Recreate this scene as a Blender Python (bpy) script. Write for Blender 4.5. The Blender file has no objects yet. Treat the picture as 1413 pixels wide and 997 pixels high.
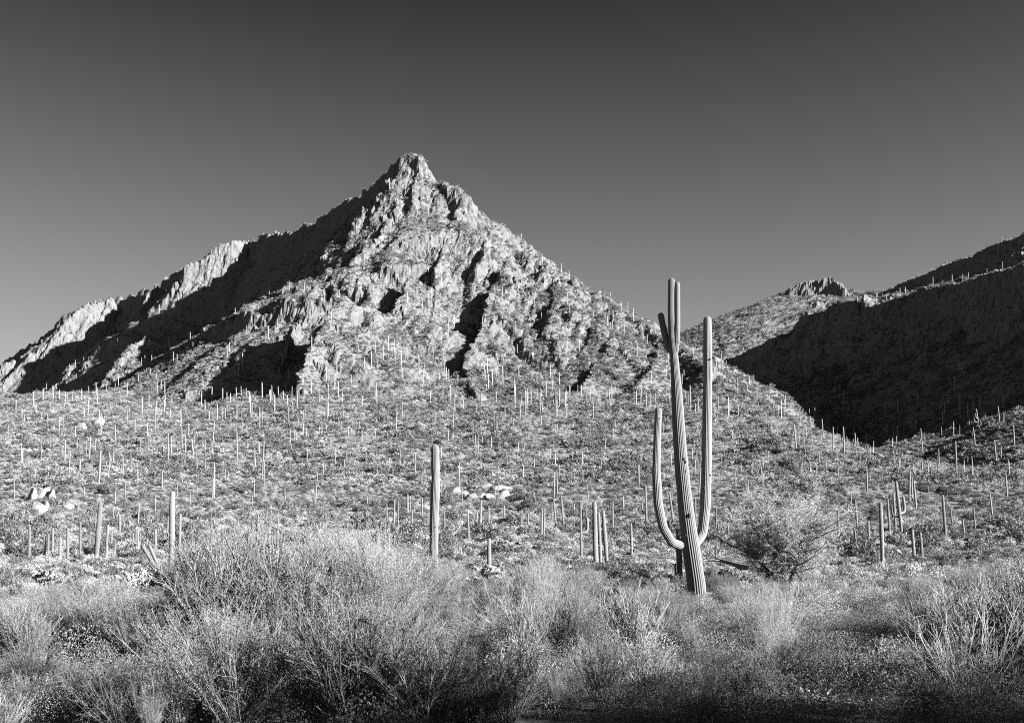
import bpy, bmesh, math, random
import numpy as np

# ------------------------------------------------------------------ camera, sky, sun, exposure
sc = bpy.context.scene
F, CX, HZ, EYE = 1444.0, 706.5, 760.0, 1.9          # focal length in photo pixels, centre column, eye-level row, eye height
cam_d = bpy.data.cameras.new('camera'); cam = bpy.data.objects.new('camera', cam_d)
sc.collection.objects.link(cam); sc.camera = cam
cam.location = (0, 0, EYE); cam.rotation_euler = (math.radians(90), 0, 0)
cam_d.sensor_width = 36.0; cam_d.lens = 36.0 * F / 1413.0
cam_d.shift_y = (HZ - 498.5) / 1413.0
cam_d.clip_start = 0.1; cam_d.clip_end = 6000

SUN_AZ, SUN_EL = math.radians(62), math.radians(18)   # azimuth measured from straight behind the camera towards +X
sun_dir = (math.sin(SUN_AZ) * math.cos(SUN_EL), -math.cos(SUN_AZ) * math.cos(SUN_EL), math.sin(SUN_EL))

world = bpy.data.worlds.new('World'); sc.world = world; world.use_nodes = True
nt = world.node_tree; nt.nodes.clear()
sky = nt.nodes.new('ShaderNodeTexSky'); sky.sky_type = 'NISHITA'; sky.sun_disc = False
sky.sun_elevation = SUN_EL
sky.sun_rotation = math.atan2(sun_dir[0], sun_dir[1])
sky.altitude = 900; sky.air_density = 1.0; sky.dust_density = 0.6; sky.ozone_density = 1.0
sep = nt.nodes.new('ShaderNodeSeparateColor')          # black-and-white film behind a deep red filter: red light counts, blue is held back
cut = nt.nodes.new('ShaderNodeMath'); cut.operation = 'MULTIPLY_ADD'; cut.inputs[1].default_value = -0.36
flo = nt.nodes.new('ShaderNodeMath'); flo.operation = 'MAXIMUM'; flo.inputs[1].default_value = 0.02
tone = nt.nodes.new('ShaderNodeMath'); tone.operation = 'POWER'; tone.inputs[1].default_value = 0.85
sh1 = nt.nodes.new('ShaderNodeMath'); sh1.operation = 'MULTIPLY_ADD'; sh1.inputs[1].default_value = 0.8; sh1.inputs[2].default_value = 1.0
sh2 = nt.nodes.new('ShaderNodeMath'); sh2.operation = 'DIVIDE'      # the film's shoulder
bgn = nt.nodes.new('ShaderNodeBackground'); bgn.inputs['Strength'].default_value = 0.148
won = nt.nodes.new('ShaderNodeOutputWorld')
nt.links.new(sky.outputs[0], sep.inputs[0]); nt.links.new(sep.outputs[2], cut.inputs[0]); nt.links.new(sep.outputs[0], cut.inputs[2])
nt.links.new(cut.outputs[0], flo.inputs[0]); nt.links.new(flo.outputs[0], tone.inputs[0])
nt.links.new(tone.outputs[0], sh1.inputs[0]); nt.links.new(tone.outputs[0], sh2.inputs[0]); nt.links.new(sh1.outputs[0], sh2.inputs[1])
nt.links.new(sh2.outputs[0], bgn.inputs['Color']); nt.links.new(bgn.outputs[0], won.inputs[0])

sd = bpy.data.lights.new('sun', 'SUN'); sd.energy = 5.0; sd.angle = math.radians(0.5); sd.color = (1, 1, 1)
so = bpy.data.objects.new('sun', sd); sc.collection.objects.link(so)
so.rotation_euler = (math.radians(90) - SUN_EL, 0, SUN_AZ)
so.location = (60, -30, 60)

vs = sc.view_settings
vs.view_transform = 'Standard'; vs.look = 'None'; vs.gamma = 1.0; vs.exposure = 2.5
try: vs.use_curve_mapping = False
except Exception: pass
sc.cycles.max_bounces = 4; sc.cycles.diffuse_bounces = 1; sc.cycles.transparent_max_bounces = 4
sc.cycles.use_denoising = False; sc.cycles.filter_width = 1.1

rng = np.random.default_rng(11); R = random.Random(7)
ROOT = sc.collection

def W(px, py, d):
    """point of the place seen at photo pixel (px, py) at distance d along the view"""
    return ((px - CX) / F * d, d, EYE + (HZ - py) / F * d)

# ------------------------------------------------------------------ noise
_perm = rng.permutation(512)
_g = np.stack([np.cos(np.arange(512) * 2.39996), np.sin(np.arange(512) * 2.39996)], 1)
def noise(x, y):
    xi = np.floor(x).astype(np.int64); yi = np.floor(y).astype(np.int64)
    xf = x - xi; yf = y - yi
    u = xf * xf * xf * (xf * (xf * 6 - 15) + 10); v = yf * yf * yf * (yf * (yf * 6 - 15) + 10)
    def gr(i, j, a, b):
        h = _perm[(_perm[(xi + i) & 511] + yi + j) & 511]
        return _g[h, 0] * a + _g[h, 1] * b
    n0 = gr(0, 0, xf, yf); n1 = gr(1, 0, xf - 1, yf); n2 = gr(0, 1, xf, yf - 1); n3 = gr(1, 1, xf - 1, yf - 1)
    return (n0 + u * (n1 - n0)) * (1 - v) + (n2 + u * (n3 - n2)) * v
def fbm(x, y, o=4, rough=0.5, lac=2.03):
    s = 0; a = 1
    for k in range(o):
        s = s + a * noise(x + 17.3 * k, y - 9.1 * k); x = x * lac; y = y * lac; a *= rough
    return s
def ridged(x, y, o=4, rough=0.5):
    s = 0; a = 1
    for k in range(o):
        s = s + a * (1 - 2 * np.abs(noise(x + 31.7 * k, y + 5.3 * k))); x = x * 2.05; y = y * 2.05; a *= rough
    return s

# ------------------------------------------------------------------ terrain
_t = np.arange(-400, 1300, 2.0)
def _profile(zs):
    z = np.interp(_t, [-400, 0, 30, 60, 120, 190, 250, 330, 385, 430, 500, 600, 1200], zs)
    k = np.hanning(31); k /= k.sum()
    zp = np.convolve(np.pad(z, 15, 'edge'), k, 'valid'); w = np.clip((_t - 60) / 60, 0, 1)
    return z * (1 - w) + zp * w
_gc = _profile([-4, 0, .5, 1.2, 4.6, 9.6, 22, 46, 62, 74, 84, 95, 130])
_gl = _profile([-4, 0, .5, 1.2, 4.6, 9.6, 21, 43, 54, 62, 76, 90, 120])
_gr = _profile([-4, 0, .5, 1.2, 4.6, 9.6, 18, 33, 36, 39, 50, 66, 120])
def smooth(a, b, x):
    t = np.clip((x - a) / (b - a), 0, 1); return t * t * (3 - 2 * t)
def apron(X, Y):
    gc = np.interp(Y, _t, _gc); gl = np.interp(Y, _t, _gl)
    t = smooth(-60, -120, X); g = gc * (1 - t) + gl * t
    gr = np.interp(Y, _t, _gr) + np.clip((X - 125) * .35, 0, 16); t = smooth(85, 112, X) * smooth(230, 285, Y); g = g * (1 - t) + gr * t
    g = g + fbm(X / 48 + 7, Y / 70, 2) * 7 * smooth(300, 400, Y)
    # the wash that opens between the main mountain and the hill on the right
    xv = 101 + (Y - 285) * 0.03
    v = np.interp(Y, [230, 262, 285, 300, 400, 600, 900, 1300], [60, 32, 27.5, 28.5, 38, 58, 100, 150])
    dx = np.abs(X - xv)
    wall = v + np.sqrt(dx * dx + 36) * np.where(X < xv, .95, .5) - 3
    return np.where(Y > 231, .5 * (g + wall - np.sqrt((g - wall) ** 2 + 9)), g)

# (profile for the side on the camera's right or front, profile for the other side), as (distance, drop) lists
CL = lambda c, s, w=5.: [(0, 0), (w, c), (w + 200, c + 200 * s)]
SL = lambda s: [(0, 0), (300, 300 * s)]
def sl2(d1, s1, c, w, s2): return [(0, 0), (d1, d1 * s1), (d1 + w, d1 * s1 + c), (d1 + w + 200, d1 * s1 + c + 200 * s2)]
RIDGES = [
 # skyline falling away to the left of the summit
 ('m0', [(568,216,600),(545,232,606),(525,248,618),(500,270,640),(470,280,660),(440,298,680),(410,319,710),(375,323,745),(345,330,770),(300,345,800),(245,376,850),(215,398,880),(180,408,900),(130,416,930),(90,434,945),(55,467,960),(0,500,980),(-110,545,1000)], [(0,0),(8,22),(40,62),(240,200)], CL(16,.7,8)),
 ('e1', [(345,331,770),(322,330,760),(285,350,748),(245,384,738),(232,402,735)], [(0,0),(12,22),(26,42),(120,130)], CL(10,.9)),
 ('e2', [(222,396,850),(205,404,830),(185,440,800),(165,462,790),(140,490,780)], [(0,0),(12,16),(24,36),(120,120)], CL(12,1.0)),
 ('e3', [(150,412,900),(118,420,880),(90,442,860),(58,470,850),(0,510,830),(-90,545,800)], [(0,0),(12,15),(24,30),(120,120)], CL(8,1.)),
 # skyline from the summit to the right
 ('m1', [(562,217,600),(580,218,598),(592,238,596),(602,258,592),(632,262,580),(644,277,576),(653,300,572),(672,322,562),(690,334,556)], CL(14,.8,7), [(0,0),(8,14),(60,78),(260,250)]),
 ('m2', [(690,334,556),(730,354,545),(770,378,530),(810,406,515),(850,430,500),(890,449,480),(925,471,455),(985,508,398)], SL(.75), [(0,0),(60,49),(260,190)]),
 ('kb', [(606,259,588),(618,258,584),(634,260,578),(643,270,575)], CL(12,1.,6), [(0,0),(6,3),(10,18),(80,100)]),
 ('pk', [(552,224,600),(560,217,598),(570,214,596),(580,217,594)], CL(14,1.,6), [(0,0),(5,3),(9,14),(80,100)]),
 # bench that catches the sun, with the dark cliff under it
 ('sh', [(560,240,597),(545,290,565),(520,330,540),(490,364,520),(455,380,518),(420,394,522),(390,410,532)], sl2(36,.6,34,8,1.5), [(0,0),(5,12),(40,45),(200,160)]),
 ('sb', [(400,405,528),(390,410,532),(330,438,560),(285,463,588),(255,490,600),(222,518,610)], sl2(20,.6,46,8,1.7), [(0,0),(5,12),(40,45),(200,160)]),
 ('l2', [(270,422,720),(235,438,690),(200,466,660),(170,490,630),(130,540,600),(80,566,580)], [(0,0),(22,10),(30,34),(160,150)], CL(14,.9)),
 ('bt', [(470,410,440),(452,442,412),(438,465,398),(425,490,385),(410,530,362)], [(0,0),(40,22),(140,100)], CL(24,1.4,4)),
 ('fin', [(412,440,470),(402,452,460),(397,480,446),(390,510,430)], CL(14,2.4,3), CL(20,2.6,3)),
 ('fin2', [(322,478,540),(312,490,530),(304,520,515)], CL(10,2.2,3), CL(16,2.5,3)),
 # ribs of the central face
 ('c1', [(562,220,598),(552,262,578),(545,300,558),(536,335,540),(516,395,496),(505,425,474)], [(0,0),(40,30),(160,140)], CL(22,1.3,4)),
 ('c2', [(640,274,575),(630,300,560),(614,335,540),(604,375,510),(594,430,468),(586,466,446)], [(0,0),(35,28),(140,110)], CL(16,1.,4)),
 ('c3', [(562,385,490),(547,420,462),(522,462,428),(502,478,410),(482,515,380)], [(0,0),(45,24),(140,90)], CL(15,1.1,4)),
 ('c4', [(505,425,460),(492,455,430),(470,480,410)], [(0,0),(45,24),(140,90)], CL(6,1.,4)),
 ('s1', [(690,336,556),(684,380,508),(672,430,458),(658,470,428),(642,500,404),(645,525,386),(660,552,358)], [(0,0),(60,32),(200,130)], CL(28,1.2,5)),
 ('s2', [(850,432,500),(845,455,458),(838,475,432),(825,505,406),(800,535,380)], [(0,0),(40,20),(140,90)], CL(18,1.1,4)),
 ('s3', [(915,466,466),(905,490,428),(890,515,402),(870,545,374)], [(0,0),(40,20),(140,90)], CL(14,1.,4)),
 ('s4', [(770,380,530),(765,420,475),(752,460,438)], [(0,0),(40,20),(140,90)], CL(6,1.,4)),
 ('kn', [(1012,578,316),(1000,588,306),(990,602,296)], [(0,0),(12,6),(60,30)], CL(5,.8,3)),
 ('bo', [(140,572,402),(128,590,388)], CL(5,.8,3), CL(8,.9,3)),
 # dark hill on the right, its cliffs turned away from the sun
 ('rh', [(985,508,650),(1030,486,640),(1090,460,615),(1106,440,605),(1135,430,590),(1175,420,570),(1190,428,560),(1240,414,530),(1275,402,512),(1300,400,500),(1355,385,470),(1420,365,440),(1700,300,370)], [(0,0),(60,-11),(110,6),(300,120)], [(0,0),(6,16),(18,40),(60,68),(260,190)]),
 # far lit hill behind it
 ('bh', [(860,505,930),(940,469,940),(985,457,950),(1010,442,950),(1050,420,950),(1085,402,950),(1165,400,930),(1200,403,900),(1235,398,860)], SL(.5), [(0,0),(100,42),(330,150)]),
 ('bk', [(1078,408,935),(1092,394,930),(1112,385,926),(1145,382,920),(1164,394,905)], CL(8,.6), [(0,0),(6,14),(12,20),(120,80)]),
 ('bd', [(1225,398,850),(1300,366,795),(1355,346,755),(1420,318,715),(1700,260,640)], SL(.5), [(0,0),(5,8),(26,30),(200,105),(250,170),(350,330)]),
]
for r in RIDGES: r[1][:] = [W(*p) for p in r[1]]

def ridge_height(X, Y, pts, pa, pb):
    best = np.full(X.shape, -1e9)
    pa, pb = [np.array(p + [(p[-1][0] + 1000, p[-1][1] + 1000 * (p[-1][1] - p[-2][1]) / (p[-1][0] - p[-2][0]))], float) for p in (pa, pb)]
    for (x0, y0, z0), (x1, y1, z1) in zip(pts[:-1], pts[1:]):
        dx, dy = x1 - x0, y1 - y0; L2 = dx * dx + dy * dy
        rx, ry = X - x0, Y - y0
        t = np.clip((rx * dx + ry * dy) / L2, 0, 1)
        cr = (dx * ry - dy * rx) / math.sqrt(L2)
        d = np.hypot(rx - t * dx, ry - t * dy)
        w = np.clip(cr / np.maximum(d, 1e-3) * 1.2, -1, 1) * .5 + .5     # 1 on the front or right side
        drop = w * np.interp(d, pa[:, 0], pa[:, 1]) + (1 - w) * np.interp(d, pb[:, 0], pb[:, 1])
        best = np.maximum(best, z0 + t * (z1 - z0) - drop)
    return best

def terrain(X, Y, detail=True):
    X = np.asarray(X, float); Y = np.asarray(Y, float)
    base = apron(X, Y)
    z = base.copy()
    far = Y > 230
    if far.any():
        x, y = X[far], Y[far]
        wx = fbm(x / 38, y / 38, 3) * 9; wy = fbm(x / 38 + 50, y / 38 - 20, 3) * 9
        k = smooth(280, 420, y)
        xw = x + wx * k * .3; yw = y + wy * k * .3
        h = base[far]
        for name, pts, pa, pb in RIDGES:
            P = np.array(pts); m = (xw > P[:, 0].min() - 420) & (xw < P[:, 0].max() + 420) & (yw > P[:, 1].min() - 420) & (yw < P[:, 1].max() + 420)
            if m.any():
                h[m] = np.maximum(h[m], ridge_height(xw[m], yw[m], pts, pa, pb))
        z[far] = h
    if detail:
        m = Y > 120
        x, y = X[m], Y[m]
        up = smooth(0, 26, z[m] - base[m])                       # how far above the apron: rock of the mountain
        soft = 1 - .55 * smooth(0, 60, x) - .2 * smooth(90, 160, x)
        soft = soft + .5 * smooth(115, 140, x) * smooth(760, 700, y)
        up = up * soft
        rocky = up * (.35 + .65 * smooth(-.15, .35, fbm(x / 60 + 9, y / 60, 2)))
        wq = fbm(x / 30 + 40, y / 45, 3) * 9
        q = x * .97 - y * .14 + wq; p = y + wq                   # ribs run down the face, steep on the shaded side
        def saw(u): t = u - np.floor(u); return np.where(t < .22, t / .22, (1 - t) / .78)
        a1 = smooth(-.25, .3, fbm(x / 24 + 80, y / 40, 2)); a2 = smooth(-.2, .3, fbm(x / 12 - 30, y / 22, 2))
        calm = 1 - .75 * np.exp(-((x + 48) ** 2 + (y - 592) ** 2) / 34. ** 2)     # the summit block is massive rock
        up = up * calm; rocky = rocky * calm
        z[m] += up * (ridged(x / 26, y / 26, 3) - .9) * 2.2
        z[m] += rocky * (a1 * 7.5 * (saw(q / 15.) - .5) + a2 * 3. * (saw(q / 5.7 + .3) - .5))
        z[m] += rocky * (ridged(q / 5, p / 16, 4, .55) - .9) * 1.3
        z[m] += smooth(150, 280, y) * fbm(x / 14, y / 14, 4, .55) * 1.2
        z[m] += smooth(120, 200, y) * fbm(x / 4, y / 4, 3, .6) * .45
    z = z + fbm(X / 22 + 3, Y / 22, 2) * .35 * smooth(12, 40, Y) + fbm(X / 5, Y / 5, 2) * .07
    return z

def tz(x, y): return float(terrain(np.array([x]), np.array([y]))[0])

def grey(v): return (v, v, v, 1)

# ------------------------------------------------------------------ materials
def new_mat(name, rough=.9):
    m = bpy.data.materials.new(name); m.use_nodes = True
    n = m.node_tree.nodes; b = n['Principled BSDF']; b.inputs['Roughness'].default_value = rough
    try: b.inputs['Specular IOR Level'].default_value = 0.15
    except Exception: pass
    return m, m.node_tree, b
def mnode(t, kind, **kw):
    n = t.nodes.new(kind)
    for k, v in kw.items():
        if k in n.inputs.keys(): n.inputs[k].default_value = v
        else: setattr(n, k, v)
    return n
def ramp(t, src, stops):
    r = t.nodes.new('ShaderNodeValToRGB'); e = r.color_ramp.elements
    while len(e) < len(stops): e.new(.5)
    for i, (p, v) in enumerate(stops): e[i].position = p; e[i].color = grey(v)
    t.links.new(src, r.inputs[0]); return r.outputs[0]
def mixc(t, fac, a, b, mode='MIX'):
    m = t.nodes.new('ShaderNodeMix'); m.data_type = 'RGBA'; m.blend_type = mode
    if hasattr(fac, 'links'): t.links.new(fac, m.inputs[0])
    else: m.inputs[0].default_value = fac
    for s, v in ((6, a), (7, b)):
        if hasattr(v, 'links'): t.links.new(v, m.inputs[s])
        else: m.inputs[s].default_value = v
    return m.outputs[2]

def mnode_scale(t, src, k, add=0.):
    n = t.nodes.new('ShaderNodeMath'); n.operation = 'MULTIPLY_ADD'; n.inputs[1].default_value = k; n.inputs[2].default_value = add; t.links.new(src, n.inputs[0]); return n.outputs[0]
def ground_material():
    m, t, b = new_mat('desert_ground', .95)
    geo = mnode(t, 'ShaderNodeNewGeometry'); pos = geo.outputs['Position']
    sx = mnode(t, 'ShaderNodeSeparateXYZ'); t.links.new(geo.outputs['True Normal'], sx.inputs[0])
    n1 = mnode(t, 'ShaderNodeTexNoise', Scale=.06, Detail=6.0, Roughness=.65); t.links.new(pos, n1.inputs['Vector'])
    n2 = mnode(t, 'ShaderNodeTexNoise', Scale=.9, Detail=6.0, Roughness=.7); t.links.new(pos, n2.inputs['Vector'])
    mp = mnode(t, 'ShaderNodeMapping'); mp.inputs['Scale'].default_value = (.6, .6, .35); mp.inputs['Rotation'].default_value = (0, .5, .2); t.links.new(pos, mp.inputs[0])
    n3 = mnode(t, 'ShaderNodeTexNoise', Scale=.8, Detail=9.0, Roughness=.75); t.links.new(mp.outputs[0], n3.inputs['Vector'])
    vo = mnode(t, 'ShaderNodeTexVoronoi', Scale=.55); vo.feature = 'DISTANCE_TO_EDGE'
    vv = mixc(t, .25, mp.outputs[0], n3.outputs['Color'], 'ADD'); t.links.new(vv, vo.inputs['Vector'])
    crack = ramp(t, vo.outputs['Distance'], [(0.0, 0.0), (.12, 1.0)])
    soil = mixc(t, .6, ramp(t, n1.outputs[0], [(.3, .07), (.7, .13)]), ramp(t, n2.outputs[0], [(.3, .05), (.7, .16)]))
    rock = mixc(t, .5, ramp(t, n3.outputs[0], [(.3, .04), (.55, .12), (.75, .22)]), ramp(t, n1.outputs[0], [(.3, .08), (.7, .145)]))
    rock = mixc(t, .35, rock, crack, 'MULTIPLY')
    steep = mnode(t, 'ShaderNodeMapRange'); steep.inputs[1].default_value = .57; steep.inputs[2].default_value = .38
    t.links.new(sx.outputs[2], steep.inputs[0])
    t.links.new(mixc(t, steep.outputs[0], soil, rock), b.inputs['Base Color'])
    bc = mnode(t, 'ShaderNodeBump', Distance=.5); t.links.new(crack, bc.inputs['Height']); t.links.new(mnode_scale(t, steep.outputs[0], .5), bc.inputs['Strength'])
    bp = mnode(t, 'ShaderNodeBump', Distance=1.6); t.links.new(mnode_scale(t, steep.outputs[0], .85, .05), bp.inputs['Strength']); t.links.new(n3.outputs[0], bp.inputs['Height']); t.links.new(bc.outputs[0], bp.inputs['Normal'])
    bp2 = mnode(t, 'ShaderNodeBump', Strength=.5, Distance=.12); t.links.new(n2.outputs[0], bp2.inputs['Height']); t.links.new(bp.outputs[0], bp2.inputs['Normal'])
    t.links.new(bp2.outputs[0], b.inputs['Normal'])
    return m
M_GROUND = ground_material()

def mesh_obj(name, V, Fc, mat, parent=None, smooth_=True):
    me = bpy.data.meshes.new(name)
    V = np.asarray(V, dtype=np.float32); Fc = np.asarray(Fc, dtype=np.int32)
    k = Fc.shape[1]
    me.vertices.add(len(V)); me.vertices.foreach_set('co', V.ravel())
    me.loops.add(Fc.size); me.loops.foreach_set('vertex_index', Fc.ravel())
    me.polygons.add(len(Fc)); me.polygons.foreach_set('loop_start', np.arange(0, Fc.size, k, dtype=np.int32))
    me.update(calc_edges=True)
    me.polygons.foreach_set('use_smooth', np.full(len(Fc), smooth_))
    if mat: me.materials.append(mat)
    o = bpy.data.objects.new(name, me); ROOT.objects.link(o)
    if parent is not None: o.parent = parent
    return o

# ------------------------------------------------------------------ terrain mesh
cols = np.arange(-130, 1560, 2.1)
yd = np.concatenate([np.linspace(-60, 3, 22)[:-1], np.linspace(3, 62, 70), np.linspace(62, 200, 110)[1:], np.linspace(200, 345, 200)[1:], np.linspace(345, 640, 640)[1:], np.linspace(640, 1010, 300)[1:]])
YD = np.repeat(yd[:, None], len(cols), 1)
XD = (cols[None, :] - CX) / F * np.maximum(YD, 60 + (YD - 60) * .35)
ZD = terrain(XD.ravel(), YD.ravel()).reshape(XD.shape)
# rows are spread evenly along the slope, so that cliffs get as many as flats
dz = np.abs(np.diff(ZD, axis=0)); dy = np.diff(YD, axis=0); ym = .5 * (YD[1:] + YD[:-1])
wgt = np.sqrt(dy * dy + (1.3 * dz) ** 2) / np.maximum(ym, 60)
kk = np.hanning(41); kk /= kk.sum()
wgt = np.apply_along_axis(lambda r: np.convolve(np.pad(r, 20, 'edge'), kk, 'valid'), 1, wgt)
vis = np.maximum.accumulate((ZD - EYE) / np.maximum(YD, 5.), 0)                  # skyline so far along each column
cum = np.vstack([np.zeros(len(cols)), np.cumsum(wgt, 0)]); NR = 900
YY = np.empty((NR, len(cols)))
for j in range(len(cols)): YY[:, j] = np.interp(np.linspace(0, cum[-1, j], NR), cum[:, j], yd)
XX = (cols[None, :] - CX) / F * np.maximum(YY, 60 + (YY - 60) * .35)
ZZ = np.empty_like(YY)
for j in range(len(cols)): ZZ[:, j] = np.interp(YY[:, j], yd, ZD[:, j])
# broken rock: blocks and ledges pushed out of the steep faces
def noise3(x, y, z):
    xi, yi, zi = [np.floor(a).astype(np.int64) for a in (x, y, z)]
    f = [a - i for a, i in ((x, xi), (y, yi), (z, zi))]; u = [t * t * (3 - 2 * t) for t in f]
    def h(i, j, k): return _perm[(_perm[(_perm[(xi + i) & 511] + yi + j) & 511] + zi + k) & 511] / 255.5 - 1
    def lx(j, k): a = h(0, j, k); return a + u[0] * (h(1, j, k) - a)
    def ly(k): a = lx(0, k); return a + u[1] * (lx(1, k) - a)
    a = ly(0); return a + u[2] * (ly(1) - a)
gy_ = np.gradient(ZZ, axis=0) / np.maximum(np.gradient(YY, axis=0), .02); gx_ = np.gradient(ZZ, axis=1) / np.gradient(XX, axis=1)
stp = smooth(.55, 1.3, np.hypot(gx_, gy_)) * smooth(240, 330, YY); sel = stp > .02
x, y, z = XX[sel], YY[sel], ZZ[sel]
b1 = z * .8 + x * .45 + y * .1; b2 = x * .85 - z * .4; b3 = y - z * .15      # tilted bedding
d = 1.5 * np.abs(noise3(b1 / 7, b2 / 3.4, b3 / 6)) + 1.3 * np.round(2.2 * noise3(b1 / 3.2 + 7, b2 / 5.5, b3 / 5)) / 2.2 + .8 * noise3(b1 / 1.6, b2 / 1.3 + 30, b3 / 1.6)
nl = np.sqrt(1 + gx_[sel] ** 2 + gy_[sel] ** 2); d = d * stp[sel]
XX[sel] -= gx_[sel] / nl * d; YY[sel] -= gy_[sel] / nl * d; ZZ[sel] += d / nl * .6
ny, nx = XX.shape
V = np.stack([XX, YY, ZZ], -1).reshape(-1, 3)
idx = np.arange(ny * nx).reshape(ny, nx)
Q = np.stack([idx[:-1, :-1], idx[:-1, 1:], idx[1:, 1:], idx[1:, :-1]], -1).reshape(-1, 4)
cX, cY, cZ = [a[:-1, :-1].ravel() for a in (XX, YY, ZZ)]
xv = 101 + (cY - 285) * .03
rise = cZ - apron(cX, cY)
# which sheet a face belongs to; the wash parts the mountain from the hill
lab = np.zeros(len(Q), int)
lab[(cX < xv) & ((rise > 4) & (cY > 290) | (cY > 400))] = 1
lab[(cX >= xv) & (cY > 330)] = 2
for k, nm in enumerate(('ground', 'mountain', 'hill')):
    q = Q[lab == k]; u, inv = np.unique(q, return_inverse=True)
    o = mesh_obj(nm, V[u], inv.reshape(-1, 4), M_GROUND, None, k == 0); o['kind'] = 'structure'

# ------------------------------------------------------------------ helpers for things
def tag(o, label, cat, group=None):
    o['label'] = label; o['category'] = cat
    if group: o['group'] = group
    return o
def empty(name, loc):
    o = bpy.data.objects.new(name, None); ROOT.objects.link(o); o.location = loc; o.empty_display_size = .2
    return o
def mesh_data(name, V, Fc, mat, smooth_=True, attr=None):
    o = mesh_obj(name, V, Fc, mat, None, smooth_); me = o.data
    if attr is not None:
        a = me.attributes.new('tint', 'FLOAT', 'POINT'); a.data.foreach_set('value', np.asarray(attr, np.float32))
    bpy.data.objects.remove(o)
    return me
def link(name, me, parent=None, loc=(0, 0, 0)):
    o = bpy.data.objects.new(name, me); ROOT.objects.link(o); o.location = loc
    if parent is not None: o.parent = parent
    return o
def hit(px, py, d0=50.):
    """where the sight line through a photo pixel meets the terrain"""
    j = int(np.clip(round((px - cols[0]) / (cols[1] - cols[0])), 0, len(cols) - 1)); m = yd > d0; d = yd[m]
    below = ZD[m, j] >= EYE + (HZ - py) / F * d
    if not below.any(): return None
    i = int(np.argmax(below)); return ((px - CX) / F * d[i], float(d[i]), EYE + (HZ - py) / F * float(d[i]))

# ------------------------------------------------------------------ plant materials
def plant_mat(name, lo, hi, rough=.85, trans=0.0, scale=6.0, tint=False, spread=.35):
    m, t, b = new_mat(name, rough)
    oi = mnode(t, 'ShaderNodeObjectInfo'); tc = mnode(t, 'ShaderNodeTexCoord')
    n = mnode(t, 'ShaderNodeTexNoise', Scale=scale, Detail=3.0); t.links.new(tc.outputs['Object'], n.inputs['Vector'])
    col = ramp(t, n.outputs[0], [(.3, lo), (.7, hi)])
    mr = mnode(t, 'ShaderNodeMapRange'); mr.inputs[3].default_value = 1 - spread; mr.inputs[4].default_value = 1 + spread
    t.links.new(oi.outputs['Random'], mr.inputs[0])
    col = mixc(t, 1.0, col, mr.outputs[0], 'MULTIPLY')
    if tint:
        at = mnode(t, 'ShaderNodeAttribute', attribute_name='tint')
        col = mixc(t, 1.0, col, at.outputs['Fac'], 'MULTIPLY')
    t.links.new(col, b.inputs['Base Color'])
    if trans:
        tr = mnode(t, 'ShaderNodeBsdfTranslucent'); t.links.new(col, tr.inputs['Color'])
        mx = mnode(t, 'ShaderNodeMixShader'); mx.inputs[0].default_value = trans
        t.links.new(b.outputs[0], mx.inputs[1]); t.links.new(tr.outputs[0], mx.inputs[2])
        t.links.new(mx.outputs[0], t.nodes['Material Output'].inputs[0])
    return m
M_SHRUB = plant_mat('dry_shrub', .13, .30, trans=.2, spread=.45)
M_SHRUB_D = plant_mat('green_shrub', .06, .13, trans=.15, spread=.3)
M_LEAF_PALE = plant_mat('pale_leaf', .19, .36, trans=.25, scale=3.0, tint=True, spread=.2)
M_LEAF = plant_mat('olive_leaf', .05, .14, trans=.25, scale=3.0, tint=True, spread=.25)
M_LEAF_TREE = plant_mat('palo_verde_leaf', .2, .38, trans=.25, scale=3.0, tint=True, spread=.1)
M_TWIG = plant_mat('grey_twig', .09, .22, scale=8.0)
M_TWIG_PALE = plant_mat('bleached_twig', .11, .24, scale=8.0)
M_BARK = plant_mat('dark_bark', .05, .13, scale=8.0)
M_CHOLLA = plant_mat('cholla_spines', .22, .38, scale=5.0, tint=True)
M_BOULDER = None

def saguaro_material(name, lo=.065, hi=.18):
    m, t, b = new_mat(name, .7)
    at = mnode(t, 'ShaderNodeAttribute', attribute_name='tint')           # 0 groove, 1 spiny rib crest
    tc = mnode(t, 'ShaderNodeTexCoord'); oi = mnode(t, 'ShaderNodeObjectInfo')
    n = mnode(t, 'ShaderNodeTexNoise', Scale=2.2, Detail=6.0, Roughness=.65); t.links.new(tc.outputs['Object'], n.inputs['Vector'])
    n2 = mnode(t, 'ShaderNodeTexNoise', Scale=40.0, Detail=3.0); t.links.new(tc.outputs['Object'], n2.inputs['Vector'])
    skin = ramp(t, n.outputs[0], [(.3, lo * .75), (.7, lo * 1.15)])
    spine = ramp(t, n2.outputs[0], [(.3, hi * .75), (.7, hi * 1.25)])
    col = mixc(t, at.outputs['Fac'], skin, spine)
    mr = mnode(t, 'ShaderNodeMapRange'); mr.inputs[3].default_value = .8; mr.inputs[4].default_value = 1.2; t.links.new(oi.outputs['Random'], mr.inputs[0])
    t.links.new(mixc(t, 1.0, col, mr.outputs[0], 'MULTIPLY'), b.inputs['Base Color'])
    bp = mnode(t, 'ShaderNodeBump', Strength=.4, Distance=.02); t.links.new(n2.outputs[0], bp.inputs['Height']); t.links.new(bp.outputs[0], b.inputs['Normal'])
    return m
M_SAG = saguaro_material('saguaro_skin')
M_SCAR, _t2, _b2 = new_mat('corky_scar', .9); _b2.inputs['Base Color'].default_value = grey(.02)

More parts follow.
